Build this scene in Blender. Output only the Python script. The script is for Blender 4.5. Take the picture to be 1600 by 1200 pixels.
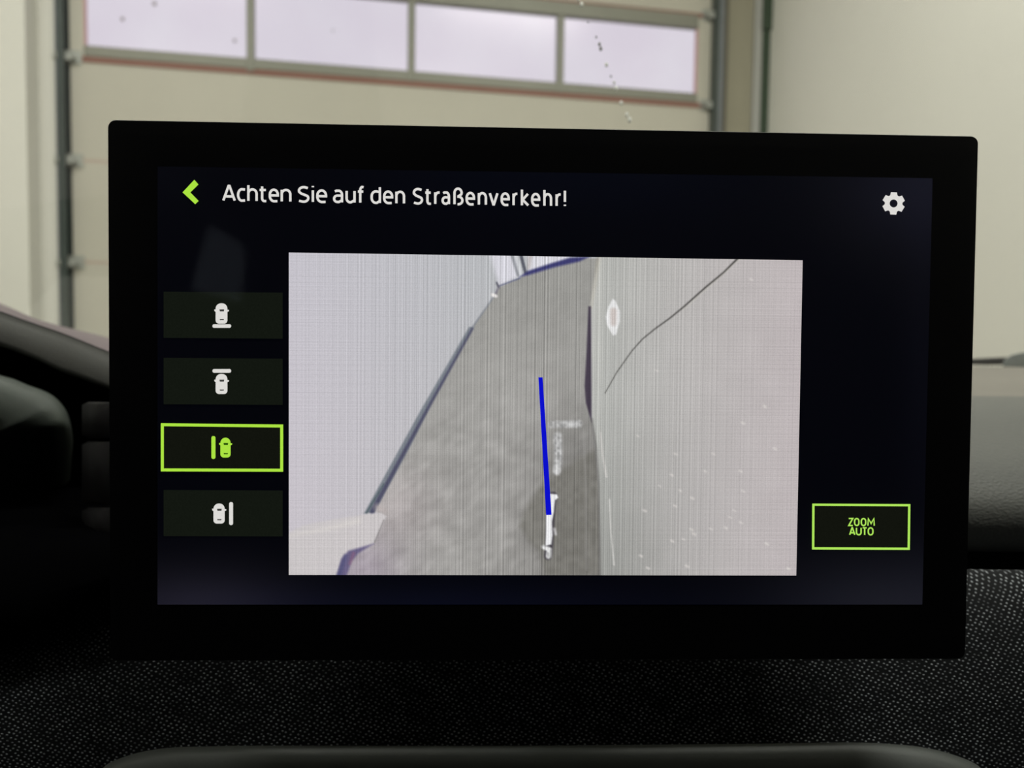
import bpy, bmesh, math, random
import numpy as np
from mathutils import Vector, Matrix

for _o in list(bpy.data.objects):
    bpy.data.objects.remove(_o)
SC = bpy.context.scene
COL = SC.collection
R = math.radians

# ------------------------------------------------------------------ camera
F = 1200.0                      # focal length in pixels of a 1600 px wide frame
CAM = Vector((0, 0, 1.25))
_p, _r = 0.0512, 0.0132         # pitch down, roll (from the garage door's lines)
W2C = Matrix.Rotation(_r, 3, 'Y') @ Matrix.Rotation(_p, 3, 'X')   # world -> (right, forward, up)
C2W = W2C.transposed()
cam = bpy.data.cameras.new('camera')
cam.sensor_width = 36
cam.lens = 36 * F / 1600
cam.clip_start = 0.01
cam.clip_end = 200
cam.dof.use_dof = True
cam.dof.focus_distance = 0.292
cam.dof.aperture_fstop = 10.0
cam_ob = bpy.data.objects.new('camera', cam)
COL.objects.link(cam_ob)
_axes = C2W @ Matrix(((1, 0, 0), (0, 0, -1), (0, 1, 0)))
cam_ob.matrix_world = Matrix.Translation(CAM) @ _axes.to_4x4()
SC.camera = cam_ob

# ------------------------------------------------------------------ sky, lamps, exposure
world = bpy.data.worlds.new('overcast_sky')
SC.world = world
world.use_nodes = True
_bg = world.node_tree.nodes['Background']
_bg.inputs[0].default_value = (0.86, 0.93, 1.0, 1)
_bg.inputs[1].default_value = 0.98


def area(name, loc, size, power, color=(1, 1, 1), rot=(0, 0, 0)):
    l = bpy.data.lights.new(name, 'AREA')
    l.shape = 'RECTANGLE'
    l.size, l.size_y = size
    l.energy = power
    l.color = color
    o = bpy.data.objects.new(name, l)
    o.location = loc
    o.rotation_euler = rot
    COL.objects.link(o)
    return o


LAMP_POWER = 52
for _x, _y, _k in ((-2.2, 2.4, 0.95), (1.0, 2.6, 0.95), (-2.2, -0.8, 0.55), (1.2, -0.6, 1.45), (-2.2, -3.8, 1.2), (1.0, -3.8, 1.0)):
    area('ceiling_lamp', (_x, _y, 4.7), (1.5, 0.25), LAMP_POWER * _k, (1.0, 0.985, 0.93))

SC.view_settings.view_transform = 'Standard'
SC.view_settings.look = 'None'
SC.view_settings.gamma = 1
SC.view_settings.use_curve_mapping = False
SC.view_settings.exposure = 0
SC.cycles.use_denoising = True
SC.cycles.max_bounces = 10
SC.cycles.diffuse_bounces = 5
SC.cycles.transparent_max_bounces = 16


# ------------------------------------------------------------------ helpers
def lin(c):
    return tuple(((x / 255) / 12.92 if x / 255 <= 0.04045 else ((x / 255 + 0.055) / 1.055) ** 2.4) for x in c)


def ray(u, v):
    return C2W @ Vector(((u - 800) / F, 1, (600 - v) / F))


def P(u, v, d):
    """world point at depth d (metres along the view axis) behind photo point u, v"""
    return CAM + ray(u, v) * d


def node_mat(name):
    m = bpy.data.materials.new(name)
    m.use_nodes = True
    nt = m.node_tree
    return m, nt, nt.nodes, nt.links, nt.nodes['Principled BSDF']


def mat(name, color, rough=0.5, metal=0.0, spec=0.5, noise=0.0, scale=8.0, bump=0.0, bscale=200.0, bdist=0.001):
    """procedural surface: a colour with slight cloudy variation, and a fine relief"""
    m, nt, N, L, b = node_mat(name)
    b.inputs['Base Color'].default_value = (*color, 1)
    b.inputs['Roughness'].default_value = rough
    b.inputs['Metallic'].default_value = metal
    b.inputs['Specular IOR Level'].default_value = spec
    tc = N.new('ShaderNodeTexCoord')
    n = N.new('ShaderNodeTexNoise')
    n.inputs['Scale'].default_value = scale
    n.inputs['Detail'].default_value = 4
    L.new(tc.outputs['Object'], n.inputs['Vector'])
    mr = N.new('ShaderNodeMapRange')
    mr.inputs['To Min'].default_value = 1 - noise
    mr.inputs['To Max'].default_value = 1 + noise
    L.new(n.outputs['Fac'], mr.inputs['Value'])
    mx = N.new('ShaderNodeVectorMath')
    mx.operation = 'SCALE'
    mx.inputs[0].default_value = color
    L.new(mr.outputs[0], mx.inputs['Scale'])
    L.new(mx.outputs[0], b.inputs['Base Color'])
    if bump:
        n2 = N.new('ShaderNodeTexNoise')
        n2.inputs['Scale'].default_value = bscale
        n2.inputs['Detail'].default_value = 3
        L.new(tc.outputs['Object'], n2.inputs['Vector'])
        bp = N.new('ShaderNodeBump')
        bp.inputs['Strength'].default_value = bump
        bp.inputs['Distance'].default_value = bdist
        L.new(n2.outputs['Fac'], bp.inputs['Height'])
        L.new(bp.outputs[0], b.inputs['Normal'])
    return m


def glow(name, rgb, k=1.0, var=0.03):
    """lit pixels of the screen"""
    m, nt, N, L, b = node_mat(name)
    N.remove(b)
    e = N.new('ShaderNodeEmission')
    c = lin(rgb)
    tc = N.new('ShaderNodeTexCoord')
    n = N.new('ShaderNodeTexNoise')
    n.inputs['Scale'].default_value = 1500
    L.new(tc.outputs['Object'], n.inputs['Vector'])
    mr = N.new('ShaderNodeMapRange')
    mr.inputs['To Min'].default_value = k * (1 - var * 2)
    mr.inputs['To Max'].default_value = k * (1 + var * 2)
    L.new(n.outputs['Fac'], mr.inputs['Value'])
    L.new(mr.outputs[0], e.inputs[1])
    e.inputs[0].default_value = (*c, 1)
    L.new(e.outputs[0], N['Material Output'].inputs[0])
    return m


class MB:
    """collects faces for one mesh"""
    def __init__(self):
        self.v, self.f, self.m = [], [], []

    def add(self, verts, faces, mi=0):
        o = len(self.v)
        self.v += [tuple(x) for x in verts]
        self.f += [tuple(i + o for i in f) for f in faces]
        self.m += [mi] * len(faces)
        return self

    def box(self, a, b, mi=0, fr=None):
        (x0, y0, z0), (x1, y1, z1) = a, b
        vs = [(x, y, z) for x in (x0, x1) for y in (y0, y1) for z in (z0, z1)]
        if fr:
            vs = [fr(*p) for p in vs]
        return self.add(vs, [(0, 1, 3, 2), (4, 6, 7, 5), (0, 4, 5, 1), (2, 3, 7, 6), (0, 2, 6, 4), (1, 5, 7, 3)], mi)

    def prism(self, front, back, mi=0):
        """two outlines of the same length joined by sides"""
        n = len(front)
        f = [tuple(range(n)), tuple(range(2 * n - 1, n - 1, -1))]
        f += [(i, i + n, (i + 1) % n + n, (i + 1) % n) for i in range(n)]
        return self.add(list(front) + list(back), f, mi)

    def loft(self, rows, mi=0, closed=False):
        n = len(rows[0])
        vs = [p for r in rows for p in r]
        fs = []
        for i in range(len(rows) - 1):
            for j in range(n if closed else n - 1):
                k = (j + 1) % n
                fs.append((i * n + j, i * n + k, (i + 1) * n + k, (i + 1) * n + j))
        return self.add(vs, fs, mi)

    def tube(self, pts, r, n=10, mi=0):
        rows = []
        pts = [Vector(p) for p in pts]
        for i, p in enumerate(pts):
            t = (pts[min(i + 1, len(pts) - 1)] - pts[max(i - 1, 0)]).normalized()
            a = t.orthogonal().normalized()
            b = t.cross(a)
            rr = r[i] if isinstance(r, (list, tuple)) else r
            rows.append([p + (a * math.cos(2 * math.pi * k / n) + b * math.sin(2 * math.pi * k / n)) * rr for k in range(n)])
        self.loft(rows, mi, True)
        o = len(self.v) - n * len(rows)
        self.f.append(tuple(o + k for k in range(n)))
        self.f.append(tuple(o + n * (len(rows) - 1) + k for k in range(n)))
        self.m += [mi, mi]
        return self


def obj(name, mb, mats, parent=None, bevel=0.0, segs=2, smooth=False, fix=True, sub=0):
    me = bpy.data.meshes.new(name)
    me.from_pydata(mb.v, [], mb.f)
    for m in (mats if isinstance(mats, (list, tuple)) else [mats]):
        me.materials.append(m)
    me.polygons.foreach_set('material_index', mb.m)
    me.update()
    if fix:
        bm = bmesh.new()
        bm.from_mesh(me)
        bmesh.ops.remove_doubles(bm, verts=bm.verts, dist=1e-6)
        bmesh.ops.recalc_face_normals(bm, faces=bm.faces)
        if bevel:
            es = [e for e in bm.edges if len(e.link_faces) == 2 and e.calc_face_angle(0) > 0.5]
            bmesh.ops.bevel(bm, geom=es, offset=bevel, segments=segs, profile=0.5, affect='EDGES')
        bm.to_mesh(me)
        bm.free()
    if smooth:
        me.polygons.foreach_set('use_smooth', [True] * len(me.polygons))
    o = bpy.data.objects.new(name, me)
    COL.objects.link(o)
    if parent:
        o.parent = parent
    if sub:
        md = o.modifiers.new('s', 'SUBSURF')
        md.levels = md.render_levels = sub
    return o


def empty(name, loc=(0, 0, 0)):
    o = bpy.data.objects.new(name, None)
    o.location = loc
    o.empty_display_size = 0.1
    COL.objects.link(o)
    return o


def tag(o, label=None, cat=None, group=None, kind=None):
    for k, v in (('label', label), ('category', cat), ('group', group), ('kind', kind)):
        if v:
            o[k] = v
    return o


# ------------------------------------------------------------------ materials of the garage
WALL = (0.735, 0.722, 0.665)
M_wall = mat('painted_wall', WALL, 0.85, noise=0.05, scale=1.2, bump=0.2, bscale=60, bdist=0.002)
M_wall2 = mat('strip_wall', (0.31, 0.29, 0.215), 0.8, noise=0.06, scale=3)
M_door = mat('door_panel_paint', (0.505, 0.482, 0.41), 0.55, noise=0.05, scale=2, bump=0.25, bscale=40, bdist=0.002)
M_alu = mat('window_frame_aluminium', (0.24, 0.24, 0.20), 0.5, 0.2, noise=0.08, scale=6)
M_seal = mat('red_seal', (0.26, 0.12, 0.09), 0.6, noise=0.08)
M_seal2 = mat('faded_joint', (0.50, 0.40, 0.34), 0.7, noise=0.05)
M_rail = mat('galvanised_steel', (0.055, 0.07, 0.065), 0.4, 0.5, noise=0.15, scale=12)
M_rail_hi = mat('highlit_galvanised_steel', (0.17, 0.185, 0.20), 0.4, 0.4, noise=0.12, scale=12)  # paler copy of the rail steel, highlight put into the colour
M_hinge = mat('hinge_steel', (0.38, 0.39, 0.36), 0.4, 0.5, noise=0.15, scale=30)
M_post = mat('pale_post', (0.38, 0.38, 0.36), 0.5, noise=0.05)
M_green = mat('dark_green_rubber', (0.02, 0.045, 0.02), 0.6, noise=0.1)
M_floor = mat('concrete', (0.5, 0.5, 0.47), 0.6, noise=0.12, scale=1.5)
M_ceil = mat('ceiling_panels', (0.62, 0.62, 0.58), 0.8, noise=0.03)


def pane_mat():
    m, nt, N, L, b = node_mat('frosted_window_plastic')
    N.remove(b)
    t = N.new('ShaderNodeBsdfTransparent')
    tc = N.new('ShaderNodeTexCoord')
    n = N.new('ShaderNodeTexNoise')
    n.inputs['Scale'].default_value = 2.2
    L.new(tc.outputs['Object'], n.inputs['Vector'])
    cr = N.new('ShaderNodeValToRGB')
    cr.color_ramp.elements[0].position = 0.3
    cr.color_ramp.elements[0].color = (0.93, 0.85, 0.885, 1)
    cr.color_ramp.elements[1].position = 0.7
    cr.color_ramp.elements[1].color = (0.95, 0.88, 0.905, 1)
    L.new(n.outputs['Fac'], cr.inputs[0])
    L.new(cr.outputs[0], t.inputs[0])
    g = N.new('ShaderNodeBsdfGlossy')
    g.inputs['Roughness'].default_value = 0.2
    mx = N.new('ShaderNodeMixShader')
    mx.inputs[0].default_value = 0.02
    L.new(t.outputs[0], mx.inputs[1])
    L.new(g.outputs[0], mx.inputs[2])
    L.new(mx.outputs[0], N['Material Output'].inputs[0])
    return m


M_pane = pane_mat()

# ------------------------------------------------------------------ garage (frame: a along the door, h up from the floor, t out towards the car)
YAW = 0.1874
DD = 5.2026
dvec = Vector((math.cos(YAW), math.sin(YAW), 0))
mvec = Vector((math.sin(YAW), -math.cos(YAW), 0))
ORG = Vector((0, DD, 0))


def G(a, t, h):
    return ORG + dvec * a + mvec * t + Vector((0, 0, h))


def GA(u, v=100, t=0.0):
    """a-coordinate and height where the view through u, v meets the plane t before the door"""
    w = ray(u, v)
    s = ((ORG + mvec * t) - CAM).dot(mvec) / w.dot(mvec)
    p = CAM + w * s
    return (p - ORG).dot(dvec), p.z


def gbox(name, a0, a1, t0, t1, h0, h1, m, parent=None, bevel=0.0):
    return obj(name, MB().box((a0, t0, h0), (a1, t1, h1), 0, G), m, parent, bevel)


H = 4.95
H0 = 1.25 + 1.6894          # height of the joint under the window section
aL, aR = GA(104)[0], GA(1112)[0]     # door leaf ends
aCorner = GA(1199, 120)[0]
aPil = GA(66, 250)[0]
aPilF = GA(35, 250, 0.42)[0]

# floor and ceiling
tag(obj('floor', MB().box((-7, -7, -0.1), (7, 9, 0)), M_floor), kind='structure')
tag(obj('ceiling', MB().box((-6.5, -0.2, H), (aCorner + 0.2, 12, H + 0.1), 0, lambda a, t, h: G(a, t, h)), M_ceil), kind='structure')
# front wall: left strip, right strip, lintel above the door opening
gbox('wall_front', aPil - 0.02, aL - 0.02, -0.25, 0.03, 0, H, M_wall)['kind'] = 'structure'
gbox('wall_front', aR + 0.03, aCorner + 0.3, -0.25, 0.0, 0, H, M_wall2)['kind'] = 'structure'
gbox('wall_front', aL - 0.02, aR + 0.03, -0.25, -0.09, H0 + 0.61 * 2 + 0.02, H, M_wall)['kind'] = 'structure'
# left pillar projecting into the garage
gbox('wall_left', -6.5, aPil, -0.25, 0.21, 0, H, M_wall)['kind'] = 'structure'
gbox('wall_left', -4.9, -4.7, 0.21, 12, 0, H, M_wall)['kind'] = 'structure'
gbox('wall_right', aCorner, aCorner + 0.2, 0.0, 12, 0, H, M_wall)['kind'] = 'structure'
gbox('wall_back', -4.9, aCorner + 0.2, 11.0, 11.2, 0, H, M_wall)['kind'] = 'structure'

# the sectional door
door = empty('door_1', G((aL + aR) / 2, 0, 0))
tag(door, 'beige sectional garage door with a strip of pale windows', kind='structure')


def dchild(o, parent=door):
    o.parent = parent
    o.matrix_parent_inverse = Matrix.Translation(door.location).inverted() if parent is door else Matrix()
    return o


edges = [0.0, H0 - 0.61 * 4, H0 - 0.61 * 3, H0 - 0.61 * 2, H0 - 0.61, H0]
for i in range(len(edges) - 1):
    s = dchild(gbox('door_panel', aL, aR, -0.045, 0.0, edges[i] + 0.004, edges[i + 1] - 0.004, M_door, None, 0.006))
    # shallow rib line across each panel
s = dchild(gbox('door_panel', aL, aR, -0.045, 0.0, H0 + 0.614, H0 + 1.215, M_door, None, 0.006))
for h in edges[1:-1]:
    dchild(gbox('joint_strip', aL + 0.04, aR - 0.04, -0.04, 0.0015, h - 0.010, h + 0.006, M_seal2))
for h, nm in ((H0, 0), (H0 + 0.61, 1)):
    dchild(gbox('red_seal', aL + 0.09, aR - 0.05, -0.03, 0.010, h - 0.026, h + 0.004, M_seal))['label'] = 'rust red rubber seal along the window section'
# window section: stiles, rails, mullions, panes
us = [GA(131, 45)[0], GA(391.5, 50)[0], GA(643, 60)[0], GA(875.5, 80)[0], GA(1090, 90)[0]]
hb = GA(640, 111)[1]
ht = GA(1000, 36)[1]
win = empty('window_section', (0, 0, 0))
win.parent = door
win.matrix_parent_inverse = Matrix.Translation(door.location).inverted()


def wchild(o):
    o.parent = win
    return o


wchild(gbox('stile', aL, us[0], -0.045, 0.004, H0 + 0.004, H0 + 0.606, M_door, None, 0.004))
wchild(gbox('stile', us[4], aR, -0.045, 0.004, H0 + 0.004, H0 + 0.606, M_door, None, 0.004))
wchild(gbox('bottom_rail', us[0], us[4], -0.045, 0.012, H0 + 0.006, hb, M_alu, None, 0.006))
wchild(gbox('top_rail', us[0], us[4], -0.045, 0.012, ht, H0 + 0.604, M_alu, None, 0.006))
for k in (1, 2, 3):
    wchild(gbox('mullion', us[k] - 0.024, us[k] + 0.024, -0.045, 0.018, H0 - 0.01 if k == 1 else H0 + 0.002, ht, M_alu, None, 0.008))
for k in range(4):
    wchild(gbox('window_pane', us[k] + (0.024 if k else 0.012), us[k + 1] - (0.024 if k < 3 else 0.012), -0.030, -0.018, hb, ht, M_pane))
for a, s in ((us[0], 1), (us[4], -1)):
    wchild(gbox('gasket', min(a, a + s * 0.007), max(a, a + s * 0.007), -0.04, 0.0, hb, ht, mat('pink_gasket', (0.62, 0.36, 0.36), 0.6)))

for u_, v_, r_ in ((190, 28, 0.011), (240, 4, 0.012), (366, 62, 0.010), (520, 46, 0.006)):
    a_u, h_u = GA(u_, v_)
    dd_ = [(a_u + r_ * math.cos(q) * (1 + 0.3 * math.sin(3 * q)), h_u + r_ * 1.2 * math.sin(q)) for q in np.linspace(0, 2 * math.pi, 11)[:-1]]
    wchild(obj('smudge', MB().prism([G(x, -0.017, z) for x, z in dd_], [G(x, -0.020, z) for x, z in dd_]), mat('grime', (0.30, 0.26, 0.28), 0.8)))

# rollers and hinges at each joint, guide rails
for side, aa, sg in ((0, aL, 1), (1, aR, -1)):
    for k in range(-4, 2):
        h = H0 + 0.61 * k
        b = MB()
        ff = lambda x, y, z, aa=aa, sg=sg, h=h: G(aa + sg * x, y, h + z)
        b.box((-0.02, 0.0, -0.045), (0.085, 0.010, 0.035), 0, ff)
        b.box((-0.035, 0.008, -0.035), (0.035, 0.05, 0.012), 0, ff)
        b.tube([G(aa - sg * 0.05, 0.035, h - 0.015), G(aa + sg * 0.06, 0.035, h - 0.015)], 0.013, 10)
        b.tube([G(aa - sg * 0.055, 0.035, h - 0.015), G(aa - sg * 0.03, 0.035, h - 0.015)], 0.027, 12)
        dchild(obj('roller_hinge', b, M_hinge, None, 0.003))


def rail(u0, u1, vv, name):
    a0, a1 = GA(u0, vv, 0.04)[0], GA(u1, vv, 0.04)[0]
    return a0, a1


# left guide rail: C-channel with a painted highlight lip on its outer side
a0, a1 = rail(90, 108, 300, 'l')
r = empty('guide_rail', G(a0, 0.04, 0))
b = MB()
b.box((a0 + 0.02, 0.0, 0), (a0 + 0.026, 0.075, H), 0, G)
b.box((a0 + 0.02, 0.069, 0), (a1 - 0.006, 0.075, H), 0, G)
b.box((a0 + 0.02, 0.0, 0), (a1 + 0.004, 0.006, H), 0, G)
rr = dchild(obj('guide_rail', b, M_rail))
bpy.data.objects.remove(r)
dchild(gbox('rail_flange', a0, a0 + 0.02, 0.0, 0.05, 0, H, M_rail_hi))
# right guide rail
a0, a1 = rail(1113, 1137, 120, 'r')
b = MB()
b.box((a0, 0.0, 0), (a0 + 0.006, 0.06, H), 0, G)
b.box((a0, 0.060, 0), (a0 + 0.035, 0.068, H), 0, G)
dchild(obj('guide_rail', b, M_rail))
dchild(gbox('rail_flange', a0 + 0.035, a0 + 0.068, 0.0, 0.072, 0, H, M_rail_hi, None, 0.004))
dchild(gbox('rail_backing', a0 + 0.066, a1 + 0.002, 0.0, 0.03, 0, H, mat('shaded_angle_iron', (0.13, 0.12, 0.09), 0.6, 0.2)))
# lighter post and the dark rubber strip by the corner
tag(gbox('trim_1', GA(1175.5, 100)[0], GA(1187, 100)[0], 0.0, 0.03, 0, H, M_post, None, 0.004), kind='structure')
tag(gbox('trim_2', GA(1187.5, 100)[0], aCorner, 0.0, 0.03, 0, H, M_green, None, 0.003), kind='structure')
tag(gbox('trim_3', GA(1188, 20)[0], GA(1204, 20)[0], 0.004, 0.05, GA(1190, 50)[1], H, M_green, None, 0.004), kind='structure')

# ------------------------------------------------------------------ the car around the display
M_black = mat('black_plastic', (0.006, 0.006, 0.007), 0.6, spec=0.25, noise=0.1, scale=30)
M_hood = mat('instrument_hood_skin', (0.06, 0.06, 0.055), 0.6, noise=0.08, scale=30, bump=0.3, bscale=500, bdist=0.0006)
M_hood_top = mat('instrument_hood_highlight', (0.17, 0.135, 0.145), 0.55, noise=0.05, scale=30)  # paler than the hood skin: the lit top is put into the colour
M_housing = mat('housing_skin', (0.055, 0.066, 0.056), 0.6, noise=0.08, scale=30, bump=0.2, bscale=500, bdist=0.0005)
M_cabin = mat('dark_headliner', (0.012, 0.012, 0.012), 0.9, noise=0.1)
M_trim = mat('lower_trim_skin', (0.085, 0.093, 0.086), 0.6, noise=0.06, scale=30, bump=0.2, bscale=700, bdist=0.0004)


def leather(name, color):
    m, nt, N, L, b = node_mat(name)
    b.inputs['Base Color'].default_value = (*color, 1)
    b.inputs['Roughness'].default_value = 0.55
    tc = N.new('ShaderNodeTexCoord')
    mp = N.new('ShaderNodeMapping')
    mp.inputs['Scale'].default_value = (520, 900, 900)
    L.new(tc.outputs['Object'], mp.inputs[0])
    n = N.new('ShaderNodeTexVoronoi')
    n.feature = 'SMOOTH_F1'
    n.inputs['Scale'].default_value = 1.0
    L.new(mp.outputs[0], n.inputs['Vector'])
    n2 = N.new('ShaderNodeTexNoise')
    n2.inputs['Scale'].default_value = 0.9
    n2.inputs['Detail'].default_value = 3
    L.new(mp.outputs[0], n2.inputs['Vector'])
    ad = N.new('ShaderNodeMath')
    ad.operation = 'ADD'
    L.new(n.outputs['Distance'], ad.inputs[0])
    L.new(n2.outputs['Fac'], ad.inputs[1])
    bp = N.new('ShaderNodeBump')
    bp.inputs['Strength'].default_value = 0.5
    bp.inputs['Distance'].default_value = 0.0005
    L.new(ad.outputs[0], bp.inputs['Height'])
    L.new(bp.outputs[0], b.inputs['Normal'])
    return m


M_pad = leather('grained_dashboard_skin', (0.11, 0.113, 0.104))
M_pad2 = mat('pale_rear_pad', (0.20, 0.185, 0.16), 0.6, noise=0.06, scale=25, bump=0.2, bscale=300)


def fabric():
    """dark woven cloth: rows of pale thread dots on black"""
    m, nt, N, L, b = node_mat('woven_dash_fabric')
    b.inputs['Roughness'].default_value = 0.8
    b.inputs['Specular IOR Level'].default_value = 0.2
    tc = N.new('ShaderNodeTexCoord')
    mp = N.new('ShaderNodeMapping')
    mp.vector_type = 'POINT'
    mp.inputs['Rotation'].default_value = (0, R(-32), 0)
    mp.inputs['Scale'].default_value = (430, 1, 600)
    L.new(tc.outputs['Object'], mp.inputs[0])
    sep = N.new('ShaderNodeSeparateXYZ')
    L.new(mp.outputs[0], sep.inputs[0])
    com = N.new('ShaderNodeCombineXYZ')
    L.new(sep.outputs[0], com.inputs[0])
    L.new(sep.outputs[2], com.inputs[1])
    v = N.new('ShaderNodeTexVoronoi')
    v.voronoi_dimensions = '2D'
    v.inputs['Scale'].default_value = 1.0
    v.inputs['Randomness'].default_value = 0.35
    L.new(com.outputs[0], v.inputs['Vector'])
    cr = N.new('ShaderNodeValToRGB')
    cr.color_ramp.elements[0].position = 0.06
    cr.color_ramp.elements[0].color = (1, 1, 1, 1)
    cr.color_ramp.elements[1].position = 0.29
    cr.color_ramp.elements[1].color = (0, 0, 0, 1)
    L.new(v.outputs['Distance'], cr.inputs[0])
    big = N.new('ShaderNodeTexNoise')
    big.inputs['Scale'].default_value = 0.25
    big.inputs['Detail'].default_value = 3
    L.new(com.outputs[0], big.inputs['Vector'])
    mr = N.new('ShaderNodeMapRange')
    mr.inputs['From Min'].default_value = 0.35
    mr.inputs['From Max'].default_value = 0.62
    mr.inputs['To Min'].default_value = 0.25
    L.new(big.outputs['Fac'], mr.inputs['Value'])
    mu = N.new('ShaderNodeMath')
    mu.operation = 'MULTIPLY'
    L.new(cr.outputs[0], mu.inputs[0])
    L.new(mr.outputs[0], mu.inputs[1])
    mx = N.new('ShaderNodeMix')
    mx.data_type = 'RGBA'
    mx.inputs['A'].default_value = (0.006, 0.007, 0.008, 1)
    mx.inputs['B'].default_value = (0.52, 0.55, 0.58, 1)
    L.new(mu.outputs[0], mx.inputs['Factor'])
    L.new(mx.outputs['Result'], b.inputs['Base Color'])
    bp = N.new('ShaderNodeBump')
    bp.inputs['Distance'].default_value = 0.0004
    L.new(cr.outputs[0], bp.inputs['Height'])
    L.new(bp.outputs[0], b.inputs['Normal'])
    return m


M_fabric = fabric()

dash = empty('dashboard', (0, 0.5, 0.7))
tag(dash, 'dark car dashboard of grained skin and woven fabric behind the touchscreen', 'dashboard')


def kid(o, parent=dash):
    o.parent = parent
    o.matrix_parent_inverse = Matrix.Translation(parent.location).inverted()
    return o


def profile(pts):
    out = []
    for d, v in pts:
        p = P(1560, v, d)
        out.append((p.y, p.z))
    return out


def extrude(pts, x0, x1, nx=24, bow=0.0):
    rows = []
    for (y, z) in pts:
        rows.append([Vector((x0 + (x1 - x0) * i / nx, y, z)) for i in range(nx + 1)])
    return rows


def smooth_pts(pts, n=4):
    """Catmull-Rom through the profile"""
    out = []
    for i in range(len(pts) - 1):
        p0, p1, p2, p3 = pts[max(i - 1, 0)], pts[i], pts[i + 1], pts[min(i + 2, len(pts) - 1)]
        for k in range(n):
            t = k / n
            out.append(tuple(0.5 * ((2 * b) + (-a + c) * t + (2 * a - 5 * b + 4 * c - d) * t * t + (-a + 3 * b - 3 * c + d) * t ** 3)
                             for a, b, c, d in zip(p0, p1, p2, p3)))
    out.append(tuple(pts[-1]))
    return out


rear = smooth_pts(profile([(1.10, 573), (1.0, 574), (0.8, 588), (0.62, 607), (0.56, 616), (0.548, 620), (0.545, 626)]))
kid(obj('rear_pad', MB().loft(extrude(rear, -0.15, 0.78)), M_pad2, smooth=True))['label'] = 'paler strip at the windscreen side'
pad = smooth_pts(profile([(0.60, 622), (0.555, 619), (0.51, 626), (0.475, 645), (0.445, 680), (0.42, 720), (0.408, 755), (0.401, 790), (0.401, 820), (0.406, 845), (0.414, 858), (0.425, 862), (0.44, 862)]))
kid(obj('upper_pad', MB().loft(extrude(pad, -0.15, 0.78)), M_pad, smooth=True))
gap = profile([(0.44, 858), (0.44, 905)])
kid(obj('shadow_gap', MB().loft(extrude(gap, -0.15, 0.78)), M_black))
fab = smooth_pts(profile([(0.45, 900), (0.385, 890), (0.37, 900), (0.359, 950), (0.352, 1010), (0.347, 1080), (0.345, 1150), (0.345, 1230), (0.355, 1400), (0.38, 1600)]))
kid(obj('fabric_panel', MB().loft(extrude(fab, -0.78, 0.78)), M_fabric, smooth=True))['label'] = 'charcoal woven fabric with pale thread dots'

# instrument hood at the left: upper skin coloured as a highlight, front lip
hoodpts = [(-260, 392, 400, 470), (-120, 432, 441, 503), (0, 474, 486, 540), (56, 499, 506, 561), (94, 509, 519, 579), (130, 518, 533, 592), (167, 527, 548, 606), (230, 547, 570, 628), (300, 575, 590, 640)]
b = MB()
b2 = MB()
top_f, top_r, bot_f, bot_r = [], [], [], []
for u, vt, vm, vb in hoodpts:
    front = P(u, vm, 0.50)
    rearp = P(u, vt, 0.80)
    top_f.append(front)
    top_r.append(rearp)
    bot_f.append(P(u, vb, 0.485))
    bot_r.append(P(u, vb, 0.56))
sm = lambda L_: [Vector(p) for p in smooth_pts([tuple(p) for p in L_])]
tf, tr, bf, br = sm(top_f), sm(top_r), sm(bot_f), sm(bot_r)
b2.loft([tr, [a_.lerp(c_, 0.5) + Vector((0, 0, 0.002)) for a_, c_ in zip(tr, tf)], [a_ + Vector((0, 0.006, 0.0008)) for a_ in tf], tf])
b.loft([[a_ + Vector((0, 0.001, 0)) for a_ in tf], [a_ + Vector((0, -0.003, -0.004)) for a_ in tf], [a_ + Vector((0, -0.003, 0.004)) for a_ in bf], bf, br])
kid(obj('hood_highlit_top', b2, M_hood_top, smooth=True))['label'] = 'upper skin of the instrument hood, its mauve grey a painted highlight'
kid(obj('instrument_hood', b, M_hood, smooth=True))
# black recess below the hood; its lower lip stands in for shade
b = MB()
rc = [[P(u, v, 0.57) for u, v in ((-300, 440), (-120, 480), (40, 535), (200, 600), (320, 630))]] + [[P(u, v, dd) for u in (-300, -120, 40, 200, 320)] for v, dd in ((640, 0.60), (740, 0.54), (820, 0.44), (842, 0.36))]
rc.append([P(u, v, 0.348) for u, v in ((-300, 960), (-120, 950), (40, 935), (200, 890), (320, 880))])  # black sheet over the fabric where shadow falls
rc.append([P(u, v, 0.338) for u, v in ((-300, 1050), (-120, 1035), (40, 985), (200, 900), (320, 885))])
rc.append([P(u, v, 0.36) for u, v in ((-300, 1056), (-120, 1041), (40, 991), (200, 906), (320, 891))])
b.loft(rc)
kid(obj('instrument_recess_shade', b, mat('recess_shade_black', (0.0015, 0.0015, 0.0018), 0.9, spec=0.0), smooth=True))
# rounded instrument housing
out2 = [(-300, 560), (-120, 566), (0, 586), (45, 602), (72, 612), (90, 624), (104, 642), (111, 664), (114, 690), (112, 720), (108, 760), (98, 800), (80, 830), (0, 850), (-300, 850)]
out2 = smooth_pts(out2, 3)
cx, cy = -60, 700
rows = []
for k, (s, dd) in enumerate(((1.0, 0.53), (1.0, 0.475), (0.975, 0.462), (0.93, 0.455), (0.80, 0.448), (0.5, 0.444), (0.02, 0.442))):
    rows.append([P(cx + (x - cx) * s, cy + (y - cy) * s, dd + 0.0006 * max(0, (cy + (y - cy) * s) - 665)) for x, y in out2])
kid(obj('instrument_housing', MB().loft(rows, 0, True), M_housing, smooth=True))
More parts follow.
